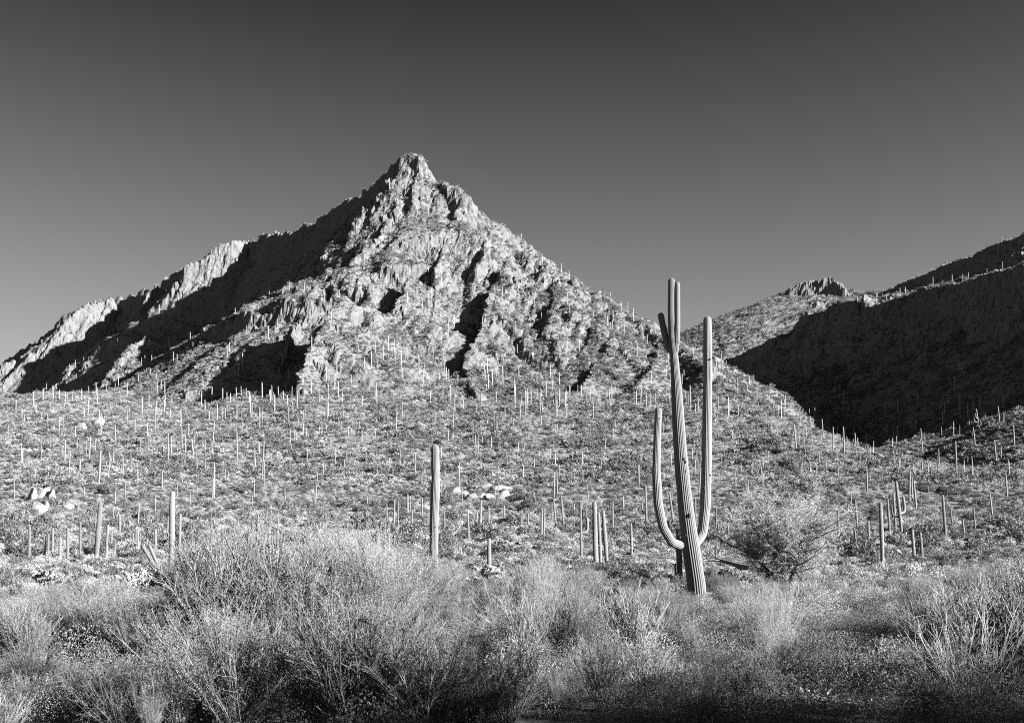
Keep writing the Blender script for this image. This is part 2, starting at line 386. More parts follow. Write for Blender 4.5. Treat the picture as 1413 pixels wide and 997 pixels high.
# ------------------------------------------------------------------ tubes, leaves
class Geo:
    def __init__(s): s.v = []; s.f = []; s.a = []; s.n = 0
    def add(s, v, f, a=None):
        s.v.append(np.asarray(v, float)); s.f.append(np.asarray(f, int) + s.n); s.a.append(np.ones(len(v)) if a is None else np.asarray(a, float)); s.n += len(v)
    def data(s, name, mat, smooth_=True, tint=False):
        return mesh_data(name, np.concatenate(s.v), np.concatenate(s.f), mat, smooth_, np.concatenate(s.a) if tint else None)
def frames(path):
    p = np.asarray(path, float); t = np.gradient(p, axis=0); t /= np.linalg.norm(t, axis=1)[:, None] + 1e-9
    ref = np.array([0, 1., 0]) if abs(t[0, 1]) < .9 else np.array([1., 0, 0])
    u = np.cross(ref, t[0]); U = [u / np.linalg.norm(u)]
    for k in range(1, len(p)):
        w = U[-1] - t[k] * np.dot(U[-1], t[k]); U.append(w / (np.linalg.norm(w) + 1e-9))
    U = np.array(U); return p, t, U, np.cross(t, U)
def tube(g, path, rad, sides=3, tintv=1.0):
    p, t, U, Vv = frames(path); n = len(p); rad = np.broadcast_to(np.asarray(rad, float), (n,))
    a = np.linspace(0, 2 * np.pi, sides, endpoint=False)
    ring = np.cos(a)[None, :, None] * U[:, None] + np.sin(a)[None, :, None] * Vv[:, None]
    v = (p[:, None] + ring * rad[:, None, None]).reshape(-1, 3)
    i = np.arange(n - 1)[:, None] * sides; j = np.arange(sides)[None]; k = (j + 1) % sides
    f = np.stack([i + j, i + k, i + sides + k, i + sides + j], -1).reshape(-1, 4)
    g.add(v, f, np.full(len(v), tintv))
def leaves(g, P, size, up=.3, tint=None):
    """small leaf-sized quads, one at each point"""
    n = len(P); d = rng.normal(size=(n, 3)); d[:, 2] += up; d /= np.linalg.norm(d, axis=1)[:, None]
    e = rng.normal(size=(n, 3)); e = np.cross(d, e); e /= np.linalg.norm(e, axis=1)[:, None] + 1e-9
    s = (size * rng.uniform(.6, 1.3, n))[:, None]
    v = np.stack([P - d * s * .0, P + d * s * .5 + e * s * .2, P + d * s, P + d * s * .5 - e * s * .2], 1).reshape(-1, 3)
    f = np.arange(4 * n).reshape(n, 4)
    tv = np.repeat(rng.uniform(.7, 1.25, n) if tint is None else tint, 4)
    g.add(v, f, tv)

# ------------------------------------------------------------------ scattered cover (uncountable): one object, instanced low shrubs
PROTO = bpy.data.collections.new('scatter_sources')
def low_shrub(name, n, mat, h=.75, size=.22, flat=1.0):
    g = Geo()
    a = rng.uniform(0, 2 * np.pi, n); r = np.sqrt(rng.uniform(0, 1, n)) * .55; lift = rng.uniform(.05, 1, n)
    dome = np.sqrt(np.maximum(0, 1 - (r / .6) ** 2))
    P = np.stack([np.cos(a) * r * flat, np.sin(a) * r * flat, dome * h * lift ** .5 * .8], 1) + rng.normal(size=(n, 3)) * .04
    leaves(g, P, size, up=.9)
    o = bpy.data.objects.new(name, g.data(name, mat, False)); PROTO.objects.link(o); return o
for k in range(3): low_shrub('a_shrub_%d' % k, 90, M_SHRUB, .7 + .15 * k, .24)
for k in range(2): low_shrub('b_shrub_%d' % k, 110, M_SHRUB_D, .8, .26)
for k in range(3): low_shrub('c_shrub_%d' % k, 420, M_SHRUB, .65 + .15 * k, .13)
for k in range(2): low_shrub('d_shrub_%d' % k, 520, M_SHRUB_D, .85, .14)
for k in range(3): low_shrub('f_tuft_%d' % k, 1500, M_SHRUB if k == 2 else M_SHRUB_D, .7 + .15 * k, .035)
def stone_proto(name):
    bm = bmesh.new(); bmesh.ops.create_icosphere(bm, subdivisions=2, radius=.5)
    for v in bm.verts: v.co *= 1 + .35 * R.uniform(-1, 1); v.co.z *= .7
    me = bpy.data.meshes.new(name); bm.to_mesh(me); bm.free(); me.materials.append(M_GROUND)
    o = bpy.data.objects.new(name, me); PROTO.objects.link(o)
for k in range(2): stone_proto('e_stone_%d' % k)
# order in the collection is alphabetical: 0-2 dry far, 3-4 green far, 5-7 dry near, 8-9 green near, 10-11 stones

def scatter(name, P, rot, scl, pick, label):
    me = bpy.data.meshes.new(name); me.vertices.add(len(P)); me.vertices.foreach_set('co', np.asarray(P, np.float32).ravel())
    for nm, typ, val, key in (('rot', 'FLOAT_VECTOR', rot, 'vector'), ('scl', 'FLOAT_VECTOR', scl, 'vector'), ('pick', 'INT', pick, 'value')):
        a = me.attributes.new(nm, typ, 'POINT'); a.data.foreach_set(key, np.asarray(val, np.float32 if typ != 'INT' else np.int32).ravel())
    me.update()
    o = bpy.data.objects.new(name, me); ROOT.objects.link(o)
    ng = bpy.data.node_groups.new(name, 'GeometryNodeTree')
    ng.interface.new_socket('Geometry', in_out='INPUT', socket_type='NodeSocketGeometry'); ng.interface.new_socket('Geometry', in_out='OUTPUT', socket_type='NodeSocketGeometry')
    gi = ng.nodes.new('NodeGroupInput'); go = ng.nodes.new('NodeGroupOutput')
    ci = ng.nodes.new('GeometryNodeCollectionInfo'); ci.inputs['Collection'].default_value = PROTO
    ci.inputs['Separate Children'].default_value = True; ci.inputs['Reset Children'].default_value = True
    ip = ng.nodes.new('GeometryNodeInstanceOnPoints'); ip.inputs['Pick Instance'].default_value = True
    def na(nm, dt):
        n = ng.nodes.new('GeometryNodeInputNamedAttribute'); n.data_type = dt; n.inputs['Name'].default_value = nm; return n.outputs['Attribute']
    e2r = ng.nodes.new('FunctionNodeEulerToRotation'); ng.links.new(na('rot', 'FLOAT_VECTOR'), e2r.inputs[0])
    ng.links.new(gi.outputs[0], ip.inputs['Points']); ng.links.new(ci.outputs[0], ip.inputs['Instance'])
    ng.links.new(na('pick', 'INT'), ip.inputs['Instance Index']); ng.links.new(e2r.outputs[0], ip.inputs['Rotation']); ng.links.new(na('scl', 'FLOAT_VECTOR'), ip.inputs['Scale'])
    ng.links.new(ip.outputs[0], go.inputs[0])
    md = o.modifiers.new('scatter', 'NODES'); md.node_group = ng
    o['kind'] = 'stuff'; o['label'] = label; o['category'] = 'shrubs'
    return o

def tgrid(x, y):
    """terrain height read off the fan grid, for far points"""
    fj = np.clip((CX + F * x / y - cols[0]) / (cols[1] - cols[0]), 0, len(cols) - 1.001); fi = np.clip(np.interp(y, yd, np.arange(len(yd))), 0, len(yd) - 1.001)
    i = fi.astype(int); j = fj.astype(int); a = fi - i; b = fj - j
    return (ZD[i, j] * (1 - b) + ZD[i, j + 1] * b) * (1 - a) + (ZD[i + 1, j] * (1 - b) + ZD[i + 1, j + 1] * b) * a
def cover(y0, y1, n, dry, green, stone, label, name, gk=.35, x_lo=-60, x_hi=1480, smin=.6, smax=1.5, steep=1.0, big=.055, clump=30., thr=-.2):
    y = np.sqrt(rng.uniform(y0 ** 2, y1 ** 2, n)); px = rng.uniform(x_lo, x_hi, n); x = (px - CX) / F * y
    TF = tgrid if y0 > 60 else terrain; z = TF(x, y); e = 1.
    gx = (TF(x + e, y) - z) / e; gy = (TF(x, y + e) - z) / e; s = np.hypot(gx, gy)
    dens = smooth(thr, thr + .45, fbm(x / clump, y / clump, 3)) * .75 + .25
    if y0 > 60:
        jj = np.clip(((px - cols[0]) / (cols[1] - cols[0])).astype(int), 0, len(cols) - 1); ii = np.searchsorted(yd, y) - 1
        dens = np.where((z + 2.5 - EYE) / y > vis[ii, jj] - .012, dens, 0)      # nothing grows where no one could see it
    keep = (rng.uniform(size=n) < dens) & (s < steep * rng.uniform(.6, 1.25, n))
    x, y, z, gx, gy = [a[keep] for a in (x, y, z, gx, gy)]; n = len(x)
    kind = rng.uniform(size=n); sc_ = rng.uniform(smin, smax, n) * rng.uniform(.7, 1.2, n)
    dark = smooth(-.1, .35, fbm(x / 18 + 60, y / 18, 2)) * gk + .08
    if y0 > 200: dark = dark + .38 * smooth(-25, 40, x) * smooth(330, 400, y)      # the long shoulder is greener
    isg = kind < dark; isb = rng.uniform(size=n) < big; iss = (rng.uniform(size=n) < .12)
    pick = np.where(isg, rng.choice(green, n), rng.choice(dry, n)); sc_ = np.where(isg, sc_ * 1.25, sc_); 
    sc_ = np.where(isb, sc_ * 2.1, sc_)
    pick = np.where(isb, rng.choice(green, n), pick)
    if stone: pick = np.where(iss, rng.choice(stone, n), pick)
    sz = sc_ * rng.uniform(.75, 1.2, n)
    rot = np.stack([np.zeros(n), np.zeros(n), rng.uniform(0, 6.28, n)], 1)
    return scatter(name, np.stack([x, y, z - .05 * sc_], 1), rot, np.stack([sc_, sc_, sz], 1), pick, label)
cover(62, 215, 36000, [5, 6, 7], [8, 9], [10, 11], 'low dry brush covering the flat and the lower fan', 'brush_cover', smin=.4, smax=1.0, clump=14.)
cover(215, 640, 420000, [0, 1, 2], [3, 4], [10, 11], 'scattered low scrub and stones covering the mountain slopes', 'slope_scrub', smin=.45, smax=1.2, steep=2.2, clump=26., gk=.6)
cover(640, 980, 70000, [0, 1, 2], [3, 4], None, 'distant low scrub covering the far hill', 'far_scrub', x_lo=-60, smin=.9, smax=1.8, steep=1.1)

# ------------------------------------------------------------------ saguaros
def stem_geo(g, path, rad, ribs=18, per=4, depth=.15):
    """a ribbed saguaro stem with a rounded tip; rad is the radius at each path point"""
    p, t, U, Vv = frames(path); n = len(p); rad = np.asarray(rad, float)
    m = ribs * per; a = np.arange(m) / m * 2 * np.pi
    wave = .5 + .5 * np.cos(a * ribs)
    prof = 1 - depth * (1 - wave ** .7)
    ring = np.cos(a)[None, :, None] * U[:, None] + np.sin(a)[None, :, None] * Vv[:, None]
    v = (p[:, None] + ring * (rad[:, None] * prof[None])[:, :, None]).reshape(-1, 3)
    i = np.arange(n - 1)[:, None] * m; j = np.arange(m)[None]; k = (j + 1) % m
    f = np.stack([i + j, i + k, i + m + k, i + m + j], -1).reshape(-1, 4)
    g.add(v, f, np.tile(wave ** 2.5, n))
def resample(pts, n):
    pts = np.asarray(pts, float); s = np.concatenate([[0], np.cumsum(np.linalg.norm(np.diff(pts, axis=0), axis=1))]); u = np.linspace(0, s[-1], n)
    o = np.stack([np.interp(u, s, pts[:, k]) for k in range(3)], 1)
    for _ in range(3): o[1:-1] = .25 * o[:-2] + .5 * o[1:-1] + .25 * o[2:]
    return o, u / s[-1], s[-1]
def stem(pts, r_keys, n=70, tip=True, **kw):
    """pts: centre line; r_keys: [(t, radius)]"""
    path, u, L = resample(pts, n); r = np.interp(u, [k[0] for k in r_keys], [k[1] for k in r_keys])
    if tip:                                              # close the dome
        R0 = r[-1]; keep = u * L < L - R0 * 1.1
        path = path[keep]; r = r[keep]; d = path[-1] - path[-2]; d /= np.linalg.norm(d)
        e = path[-1].copy(); rr = r[-1]
        ang = np.linspace(0, math.pi / 2, 8)[1:]
        path = np.vstack([path] + [e + d * R0 * 1.1 * math.sin(a) for a in ang]); r = np.concatenate([r, [max(rr * math.cos(a), .004) for a in ang]])
    w_ = np.convolve(np.pad(rng.normal(size=len(r)), 4, 'edge'), np.hanning(9) / 4, 'valid'); r = r * (1 + .035 * w_)
    g = Geo(); stem_geo(g, path, r, **kw); return g

# the tall many-armed saguaro among the foreground bushes
HD = 30.0
def H(px, py, dd=0.0): return W(px, py, HD + dd)
def px2m(w, d): return w / F * d
hero = empty('saguaro', (H(962, 830)[0], HD, 0)); hero.location.z = tz(hero.location.x, HD)
tag(hero, 'tallest saguaro, ribbed trunk with two long upright arms, rising from the foreground bushes', 'saguaro', None)
hl = np.array(hero.location)
def hpart(name, pts, rk, mat=M_SAG, parent=hero, **kw):
    pts = [np.array(p) - hl for p in pts]
    return link(name, stem(pts, rk, **kw).data(name, mat, True, True), parent)
trunk = hpart('trunk', [H(965, 850), H(960, 800), H(951, 740), H(946, 700), H(940, 640), H(936.5, 590), H(933, 530), H(930, 490), H(927, 460), H(926.3, 430), H(926.5, 381)],
      [(0, .27), (.1, .255), (.2, .25), (.32, .22), (.45, .19), (.56, .178), (.68, .15), (.76, .115), (.785, .10), (.9, .102), (1, .095)], n=130, ribs=23)
hpart('arm', [H(932, 492, .0), H(933.5, 478, -.03), H(934.5, 450, -.03), H(934.5, 420, -.02), H(934.3, 386, .0)], [(0, .06), (.2, .085), (1, .082)], n=50, ribs=14)
hpart('arm', [H(931, 490, .0), H(923, 482, .08), H(917, 460, .15), H(911, 431, .2)], [(0, .06), (.2, .095), (1, .09)], n=40, ribs=14)
hpart('arm', [H(948, 752, .05), H(938, 752, -.1), H(927, 748, -.3), H(915, 728, -.42), H(908, 695, -.42), H(905.5, 650, -.4), H(907, 600, -.36), H(909, 560, -.36)],
      [(0, .13), (.12, .125), (.25, .13), (.5, .128), (.8, .105), (1, .095)], n=100, ribs=17)
hpart('arm', [H(955, 750, 0), H(962, 748, .1), H(969, 737, .25), H(973, 700, .25), H(974.5, 650, .22), H(975.5, 580, .2), H(976.5, 510, .15), H(976, 433, .1)],
      [(0, .12), (.08, .14), (.2, .155), (.4, .145), (.6, .138), (.85, .125), (1, .115)], n=110, ribs=19)
def knob(px, py, dd, r, name='scar'):
    bm = bmesh.new(); bmesh.ops.create_icosphere(bm, subdivisions=2, radius=r)
    for v in bm.verts: v.co.x *= .55; v.co *= 1 + .15 * R.uniform(-1, 1)
    me = bpy.data.meshes.new(name); bm.to_mesh(me); bm.free(); me.materials.append(M_SCAR)
    p = np.array(H(px, py, dd)) - hl; return link(name, me, hero, p)
for px_, py_, dd, r in ((944, 633, -.17, .045), (946, 637, -.16, .045), (946, 650, -.17, .04), (951, 711, -.2, .07), (946, 738, -.23, .045), (971, 673, .1, .05), (980, 655, .12, .035), (981, 495, .0, .03), (936, 472, -.1, .025), (910, 577, -.45, .022)):
    knob(px_, py_, dd, r)

# shared stem meshes of unit height and unit diameter for all the others
UNIT = []
for k in range(5):
    b = [rng.normal(0, .006) for _ in range(6)]
    pts = [(0, 0, -.06)] + [(b[i], b[5 - i], z) for i, z in enumerate((.12, .35, .6, .8))] + [(0, 0, 1.)]
    path, u, L = resample(pts, 22)
    UNIT.append((path, np.interp(u, [0, .3, .55, .9, 1], [.42, .46, .5 + .03 * (k % 3), .44, .40])))
def unit_mesh(k, ribs, per):
    path, r = UNIT[k]; path = path.copy(); r = r.copy(); e = path[-1] - np.array([0, 0, .028]); path[-1] = e
    for a in np.linspace(0, math.pi / 2, 5)[1:]:
        path = np.vstack([path, e + np.array([0, 0, .028 * math.sin(a)])]); r = np.append(r, max(.4 * math.cos(a), .01))
    m = ribs * per; a = np.arange(m) / m * 2 * np.pi; wave = .5 + .5 * np.cos(a * ribs); prof = 1 - .13 * (1 - wave ** .7); n = len(path)
    v = np.zeros((n, m, 3)); v[..., 0] = path[:, None, 0] * 4 + np.cos(a)[None] * prof[None] * r[:, None]; v[..., 1] = path[:, None, 1] * 4 + np.sin(a)[None] * prof[None] * r[:, None]; v[..., 2] = path[:, None, 2]
    i = np.arange(n - 1)[:, None] * m; j = np.arange(m)[None]; k2 = (j + 1) % m
    g = Geo(); g.add(v.reshape(-1, 3), np.stack([i + j, i + k2, i + m + k2, i + m + j], -1).reshape(-1, 4), np.tile(wave ** 2.5, n))
    return g.data('stem_mesh', M_SAG, True, True)
NEAR = [unit_mesh(k, 16, 4) for k in range(5)]
MID = [unit_mesh(k, 8, 2) for k in range(5)]
def arm_mesh(side, near):
    """one upturned arm in metres for a stem of 0.4 m, leaving at the origin"""
    g = Geo(); pts = [(0, 0, 0), (side * .35, 0, -.04), (side * .62, 0, .1), (side * .7, 0, .45), (side * .68, 0, 1.0), (side * .66, 0, 1.5)]
    path, u, L = resample(pts, 26); r = np.interp(u, [0, .2, .9, 1], [.10, .13, .12, .03])
    stem_geo(g, path, r, 12 if near else 7, 3 if near else 2, .12)
    return g.data('arm_mesh', M_SAG, True, True)
ARM = {(s, n): arm_mesh(s, n) for s in (-1, 1) for n in (True, False)}
count = {'n': 0}
def saguaro(base, h, diam, lean=(0., 0.), arms=(), label='', group=None, near=False):
    k = R.randrange(5); me = (NEAR if near else MID)[k]
    if not arms:
        o = link('saguaro', me, None, base); o.scale = (diam, diam, h)
        o.rotation_euler = (0, math.atan2(lean[0], h), 0)
    else:
        o = empty('saguaro', base); s = link('trunk', me, o); s.scale = (diam, diam, h); o.rotation_euler = (0, math.atan2(lean[0], h), 0)
        for side, zf, sc_ in arms:
            a = link('arm', ARM[(1 if side > 0 else -1, near)], o, (0, 0, zf * h)); a.scale = (sc_,) * 3; a.rotation_euler = (0, 0, R.uniform(-.6, .6))
    tag(o, label, 'saguaro', group); count['n'] += 1
    return o

L1, R1, LR = ((-1, .5, .8),), ((1, .5, .8),), ((-1, .5, .8), (1, .45, .9))
BR = ((-1, .45, .8), (1, .5, .7), (-1, .6, .6))
def size_word(h): return 'short' if h < 3 else ('tall' if h > 5.6 else 'mid-height')
# on the flat, close behind the foreground bushes: base x, base y, top x, top y, width, distance, arms, label
FLAT = [
 (822,800,820,691,7,50,(), 'thickest of three bare saguaro stems grouped behind the pale bushes'),
 (829,796,826,706,4.5,52,(), 'thin saguaro squeezed between two stouter stems behind the pale bushes'),
 (838,796,832,703,5.5,51,(), 'slightly leaning saguaro beside the thickest of a close group of three'),
 (802,790,801,690,3.4,58,R1, 'thin saguaro with one short arm next to the close group of three'),
 (236,790,238,677,8,52,(), 'stout pale saguaro rising out of the cholla clump'),
 (132,790,139,692,6.5,58,(), 'leaning pale saguaro behind the brush, stoutest of its cluster'),
 (146,786,149,723,4.2,62,R1, 'saguaro with one low arm beside the stout leaning one'),
 (93,786,93.5,729,4.4,62,(), 'upright saguaro in the dense row near the white boulders'),
 (110.5,786,111,719,3,66,(), 'slim upright saguaro in the dense row near the white boulders'),
 (82.5,786,83,740,4,62,(), 'short saguaro in the dense row near the white boulders'),
 (72,786,73,728,3.6,64,(), 'upright saguaro in the dense row near the white boulders'),
 (66,786,67,737,3.4,64,(), 'short saguaro in the dense row near the white boulders'),
 (61,788,61.5,738,3.6,60,(), 'short saguaro in the dense row near the white boulders'),
 (40,786,41,725,4,62,(), 'upright saguaro in the dense row near the white boulders'),
 (104,786,105,758,3.4,60,(), 'stubby young saguaro at the foot of the dense row'),
 (158,784,159,750,3,66,(), 'stubby young saguaro beside the one with a low arm'),
 (187,782,188,729,3.2,70,R1, 'slender saguaro with one curled arm near the toppled stems'),
 (191,784,190,729,3.2,68,L1, 'slender saguaro with a hooked arm near the toppled stems'),
 (247,784,249,708,4,64,(), 'plain saguaro close behind the stout pale one in the cholla'),
 (675,800,675,742,5.5,44,(), 'short blunt post-like saguaro beside the shaggy cholla'),
 (1218,790,1215,692,5.6,54,(), 'plain pole-like saguaro at the edge of the brush before the dark hill'),
 (939,802,936,728,8,36,((-1,.25,.5),), 'small saguaro with a stub arm hiding behind the tallest one'),
 (872,778,870.5,721,3.6,66,(), 'lone slim saguaro on the flat between the tallest saguaro and the group of three'),
 (1181.5,783,1179.5,730,3.2,64,(), 'short slim saguaro beside the palo verde tree'),
 (1262,776,1258.5,730,4.4,60,(), 'stout short saguaro, twin of another just beyond the brush'),
 (1273,774,1269.5,733,4,62,(), 'stout short saguaro, twin of another just beyond the brush'),
]
for bx, by, tx, ty, w, d, arms, lab in FLAT:
    x = (bx - CX) / F * d; z = tz(x, d) - .1; top = W(tx, ty, d)
    saguaro((x, d, z), top[2] - z, px2m(w, d), (top[0] - x, 0), [(s, zf, max(.55, (top[2] - z) / 5) * sc_) for s, zf, sc_ in arms], lab, 'saguaros on the flat behind the bushes', True)
d = 45.; o_ = np.array([W(600, 800, d)[0], d, 0.]); o_[2] = tz(o_[0], d)
g_ = stem([np.array(W(x_, y_, d)) - o_ for x_, y_ in ((599, 812), (598.5, 760), (599, 720), (600, 690), (601, 660), (600.5, 640), (600.3, 612))], [(0, .17), (.3, .185), (.5, .19), (.62, .2), (.72, .195), (.76, .175), (.82, .187), (.92, .18), (1, .17)], n=90, ribs=20)
tag(link('saguaro', g_.data('saguaro', M_SAG, True, True), None, o_), 'thick single-stemmed saguaro standing alone among the pale bushes', 'saguaro')
# two toppled stems splayed out of the cholla
o = empty('saguaro', (W(222, 790, 50)[0], 50, tz(W(222, 790, 50)[0], 50)))
tag(o, 'collapsed saguaro with two splayed leaning stems in the cholla clump', 'saguaro')
for (x0, y0, x1, y1, w, dd) in ((221, 792, 196, 752, 6, 0), (222, 790, 205, 750, 5, .4)):
    p0 = np.array(W(x0, y0, 50 + dd)) - np.array(o.location); p1 = np.array(W(x1, y1, 50 + dd)) - np.array(o.location)
    mid_ = p0 * .5 + p1 * .5 + np.array([.06, 0, -.12])
    link('stem', stem([p0, mid_, p1], [(0, px2m(w, 50) * .5), (1, px2m(w, 50) * .45)], n=30, ribs=14, per=3).data('stem', M_SAG, True, True), o)

# on the fans and slopes, read off the photograph: base x, base y, top y, lean, arms (n none, l/r one, b both, x many)
SLOPE = '''1245,741,661,-5,b 1228,738,687,-3,b 1236,733,678,-4,n 1254.7,696,648,0,n 1259,691,657,-2,n 1264.6,707,662,-4,n 1281.5,694,670,-1,n
1305.5,746,681,-4,n 1314.6,728,699,-3,n 1331,743,715,-4,n 1346,735,699,-3,n 1199.4,751,717,-2,n 1183,728,688,-4,l 1171,728,694,-1,n 1157.5,748,705,-2,n
1197,686,643,-1,n 1175,700,680,-1,n 1273,652,631,-1,n 1273.5,631,579,-3,x 1294,657,629,0,n 1296.4,644,619,-1,n 1320,655,608,-3,n 1343,657,631,-2,n 1346,617,589,-3,x
1352.5,601,563,-5,x 1342,572,545,-1,n 1325,574,540,-1,n 1299.5,604,588,-1,n 1308,558,545,0,n 1330,587,576,0,n 1149.6,621,588,-1,n 1165,628,588,-1,x 1181,627,597,-1,x 1204.6,631,608,0,n
1195,631,615,-1,n 1202,640,618,-2,n 1243,653,631,-1,n 1260,655,639,0,n 1217,668,652,0,n 1201,668,655,0,n 1223,655,642,0,n 1212,682,670,0,n 1157,659,643,0,n
1017,547,520,0,n 1045,557,539,0,n 1067,568,552,0,n 1082,577,563,0,n 1088,578,566,0,n 1095,582,573,0,n 1105,584,561,-3,x 1122.5,593,579,0,n 1135.6,602,577,-1,n
1109,622,590,0,n 1099,622,584,-3,n 1120,615,600,0,n 1032,689,661,0,n 1015,674,651,0,n 1045,662,645,0,n 1060,640,622,0,n 1130,640,622,0,n 1140,648,630,0,n 1118,655,640,0,n
988,735,700,0,n 992,747,721,-1,n 1005,747,734,0,n 892,725,668,-2,n 931,735,677,-7,n 960,725,685,-1,n 964.5,685,644,0,n 989,728,700,-1,n 882,670,640,0,n 1014,672,650,0,n
861,715,682,-1,n 845.7,736,690,0,n 809,729,696,0,n 803,724,683,0,n 792,715,693,0,n 778,727,682,-4,n 767.6,729,690,-4,n 769,687,648,-1,n 764.5,687,651,0,n 761,724,696,0,n
747,746,700,0,n 750,741,699,1,n 728,733,707,1,n 719,733,701,1,n 696,721,696,0,n 881,667,640,-1,n 842,565,536,-2,n 810,566,544,-1,n 797,549,530,0,n 786,551,530,0,n 767,576,536,-1,n 771,583,571,0,n 725,579,536,0,n 709,566,547,0,n 812,691,668,-2,n
534,724,694,0,n 543,736,688,1,n 549,736,691,0,n 562.5,714,681,0,n 566,710,684,0,n 568,733,702,0,n 571,712,695,0,n 582.6,718,686,0,n 572.5,655,624,0,n 546,599,566,0,n 552,635,618,0,n 519.5,630,613,0,n 542,658,642,0,n
582,671,655,0,n 507,702,684,0,n 613,676,658,0,n 609.5,686,666,0,n 613.4,734,704,0,n 647,747,703,-1,n 662.4,741,689,2,n 658,738,704,0,n 674,734,697,0,n 638,697,671,0,n 633.5,678,655,0,n 688,691,665,0,n 683,693,669,0,n
656.6,624,600,0,n 663,650,631,0,n 625.6,595,571,0,n 608,587,566,0,n 627,566,540,0,n 663.5,565,540,0,n 681,598,574,0,n 637,650,637,0,n 552,557,538,0,n 579.5,550,536,0,n 518,553,538,0,n
351,689,660,0,n 348,704,682,0,n 365,671,636,0,n 361.5,662,607,0,n 351.6,653,618,0,n 332,653,636,0,n 329.5,652,636,0,n 336,645,625,0,n 327,634,596,0,n 295,689,638,0,n 293,693,660,0,n 283,653,631,0,n 272,682,662,0,n 272,653,622,0,n
266.5,682,671,0,n 311,660,645,0,n 292.5,627,609,0,n 283,625,607,0,n 307,583,563,0,n 318.5,587,570,0,n 322,574,563,0,n 326,583,574,0,n 333.5,556,532,0,n 335,598,581,0,n 358,592,561,0,n 361.5,587,565,0,n 398.4,585,561,0,n 402.4,553,532,0,n
419,583,565,0,n 422,574,562,0,n 375,561,532,0,n 440.5,559,539,0,n 375,642,625,-1,n 390,640,629,0,n 400,671,656,0,n 393.5,698,676,-1,n 435,700,671,1,n 424.5,642,618,-1,n 446,660,636,0,n 462.6,640,616,0,n 463,687,673,0,n 438,665,651,0,n 473.5,581,565,0,n
136,671,621,5,n 148.5,664,629,2,n 156.5,646,622,0,n 169,654,628,1,n 181,651,626,0,n 173,688,664,0,n 159,698,677,0,n 156,724,701,0,n 165.5,737,707,0,n 99.5,721,698,1,n 108,714,688,1,n 124,732,711,0,n 132.5,740,714,0,n
69.5,622,604,0,n 73,622,605,0,n 89,641,607,1,n 95,656,621,1,n 119,628,606,0,n 123,633,602,2,n 131.5,625,605,0,n 232.5,638,596,0,n 236.5,630,602,0,n 223.5,633,609,1,n 256,638,599,0,n 251,622,586,0,n 260,607,583,0,n 213.5,594,560,0,n
198.5,589,575,0,n 159.5,609,586,0,n 153,612,599,0,n 204,624,604,0,n 193.5,620,602,0,n 243,622,610,0,n 214.5,711,682,0,n 223.5,675,649,0,n 190,727,693,1,n 214,761,728,0,l 230,742,711,2,n 175,585,560,0,n 186,600,580,0,n 140,600,570,0,n 82,600,575,0,n
66,590,570,0,n 57,635,612,0,n 77,650,635,0,n 110,655,640,0,n 127,655,637,0,n 88,595,572,0,n 117,690,670,0,n 245,690,668,0,n 262,700,678,0,n 478,640,622,0,n 490,610,596,0,n 505,640,622,0,n 596,620,603,0,n 700,645,630,0,n 735,620,604,0,n 790,640,622,0,n 830,650,634,0,n 905,640,618,0,n 855,620,604,0,n 815,600,585,0,n
915,600,582,0,n 1000,640,622,0,n 1020,610,594,0,n 1065,605,588,0,n 30,640,612,0,n 12,610,585,0,n 20,690,655,0,n 1375,640,606,-2,n 1390,690,650,-3,n 1380,590,560,-2,n 1400,620,585,-2,n 1370,720,680,-3,n'''
def zone(x, y, px, py):
    if px > 1140 and py > 640 and x > 40: return 'on the dim fan beside the dark hill', 'saguaros on the fan by the dark hill'
    if px > 1140: return 'on the fan top against the shaded valley', 'saguaros at the mouth of the shaded valley'
    if px > 990 and py < 640: return 'along the sunlit spur edge above the shaded valley', 'saguaros along the spur edge'
    if px > 870: return 'on the slope behind the tallest saguaro', 'saguaros behind the tallest saguaro'
    if px > 690: return 'on the sunlit fan between the white outcrop and the tallest saguaro', 'saguaros between outcrop and tallest saguaro'
    if px > 500: return 'on the sunlit fan around the thick lone saguaro and white outcrop', 'saguaros around the white outcrop'
    if px > 260 and py < 600: return 'at the foot of the dark cliffs below the bench', 'saguaros under the dark cliffs'
    if px > 260: return 'on the open fan above the big pale bushes', 'saguaros above the pale bushes'
    if py < 660: return 'on the crowded upper fan below the shaded ridge', 'saguaros on the crowded upper fan'
    return 'on the crowded lower fan behind the cholla clump', 'saguaros behind the cholla clump'
armword = {'n': 'single-stemmed', 'l': 'one-armed', 'r': 'one-armed', 'b': 'two-armed', 'x': 'many-armed'}
for rec in SLOPE.split():
    f = rec.split(','); bx, by, ty, ln = map(float, f[:4]); ak = f[4]
    p = hit(bx, by, 62.)
    if p is None: continue
    x, y, z = p; h = (by - ty) / F * y; h = min(max(h, 1.6), 9.)
    if ak == 'n' and h > 4.2 and R.random() < .16: ak = R.choice('lrb')
    arms = {'n': (), 'l': L1, 'r': R1, 'b': LR, 'x': BR}[ak]
    diam = min(.40, max(.18, .056 * h + R.uniform(-.02, .06))); z0 = tz(x, y)
    wz, grp = zone(x, y, bx, by)
    saguaro((x, y, z0 - .1), h, diam, (ln / F * y + R.gauss(0, .02) * h, 0), [(s, zf + R.uniform(-.15, .12), h / 4.6 * sc_ * R.uniform(.6, 1.05)) for s, zf, sc_ in arms], '%s %s saguaro %s' % (size_word(h), armword[ak], wz), grp, y < 130)
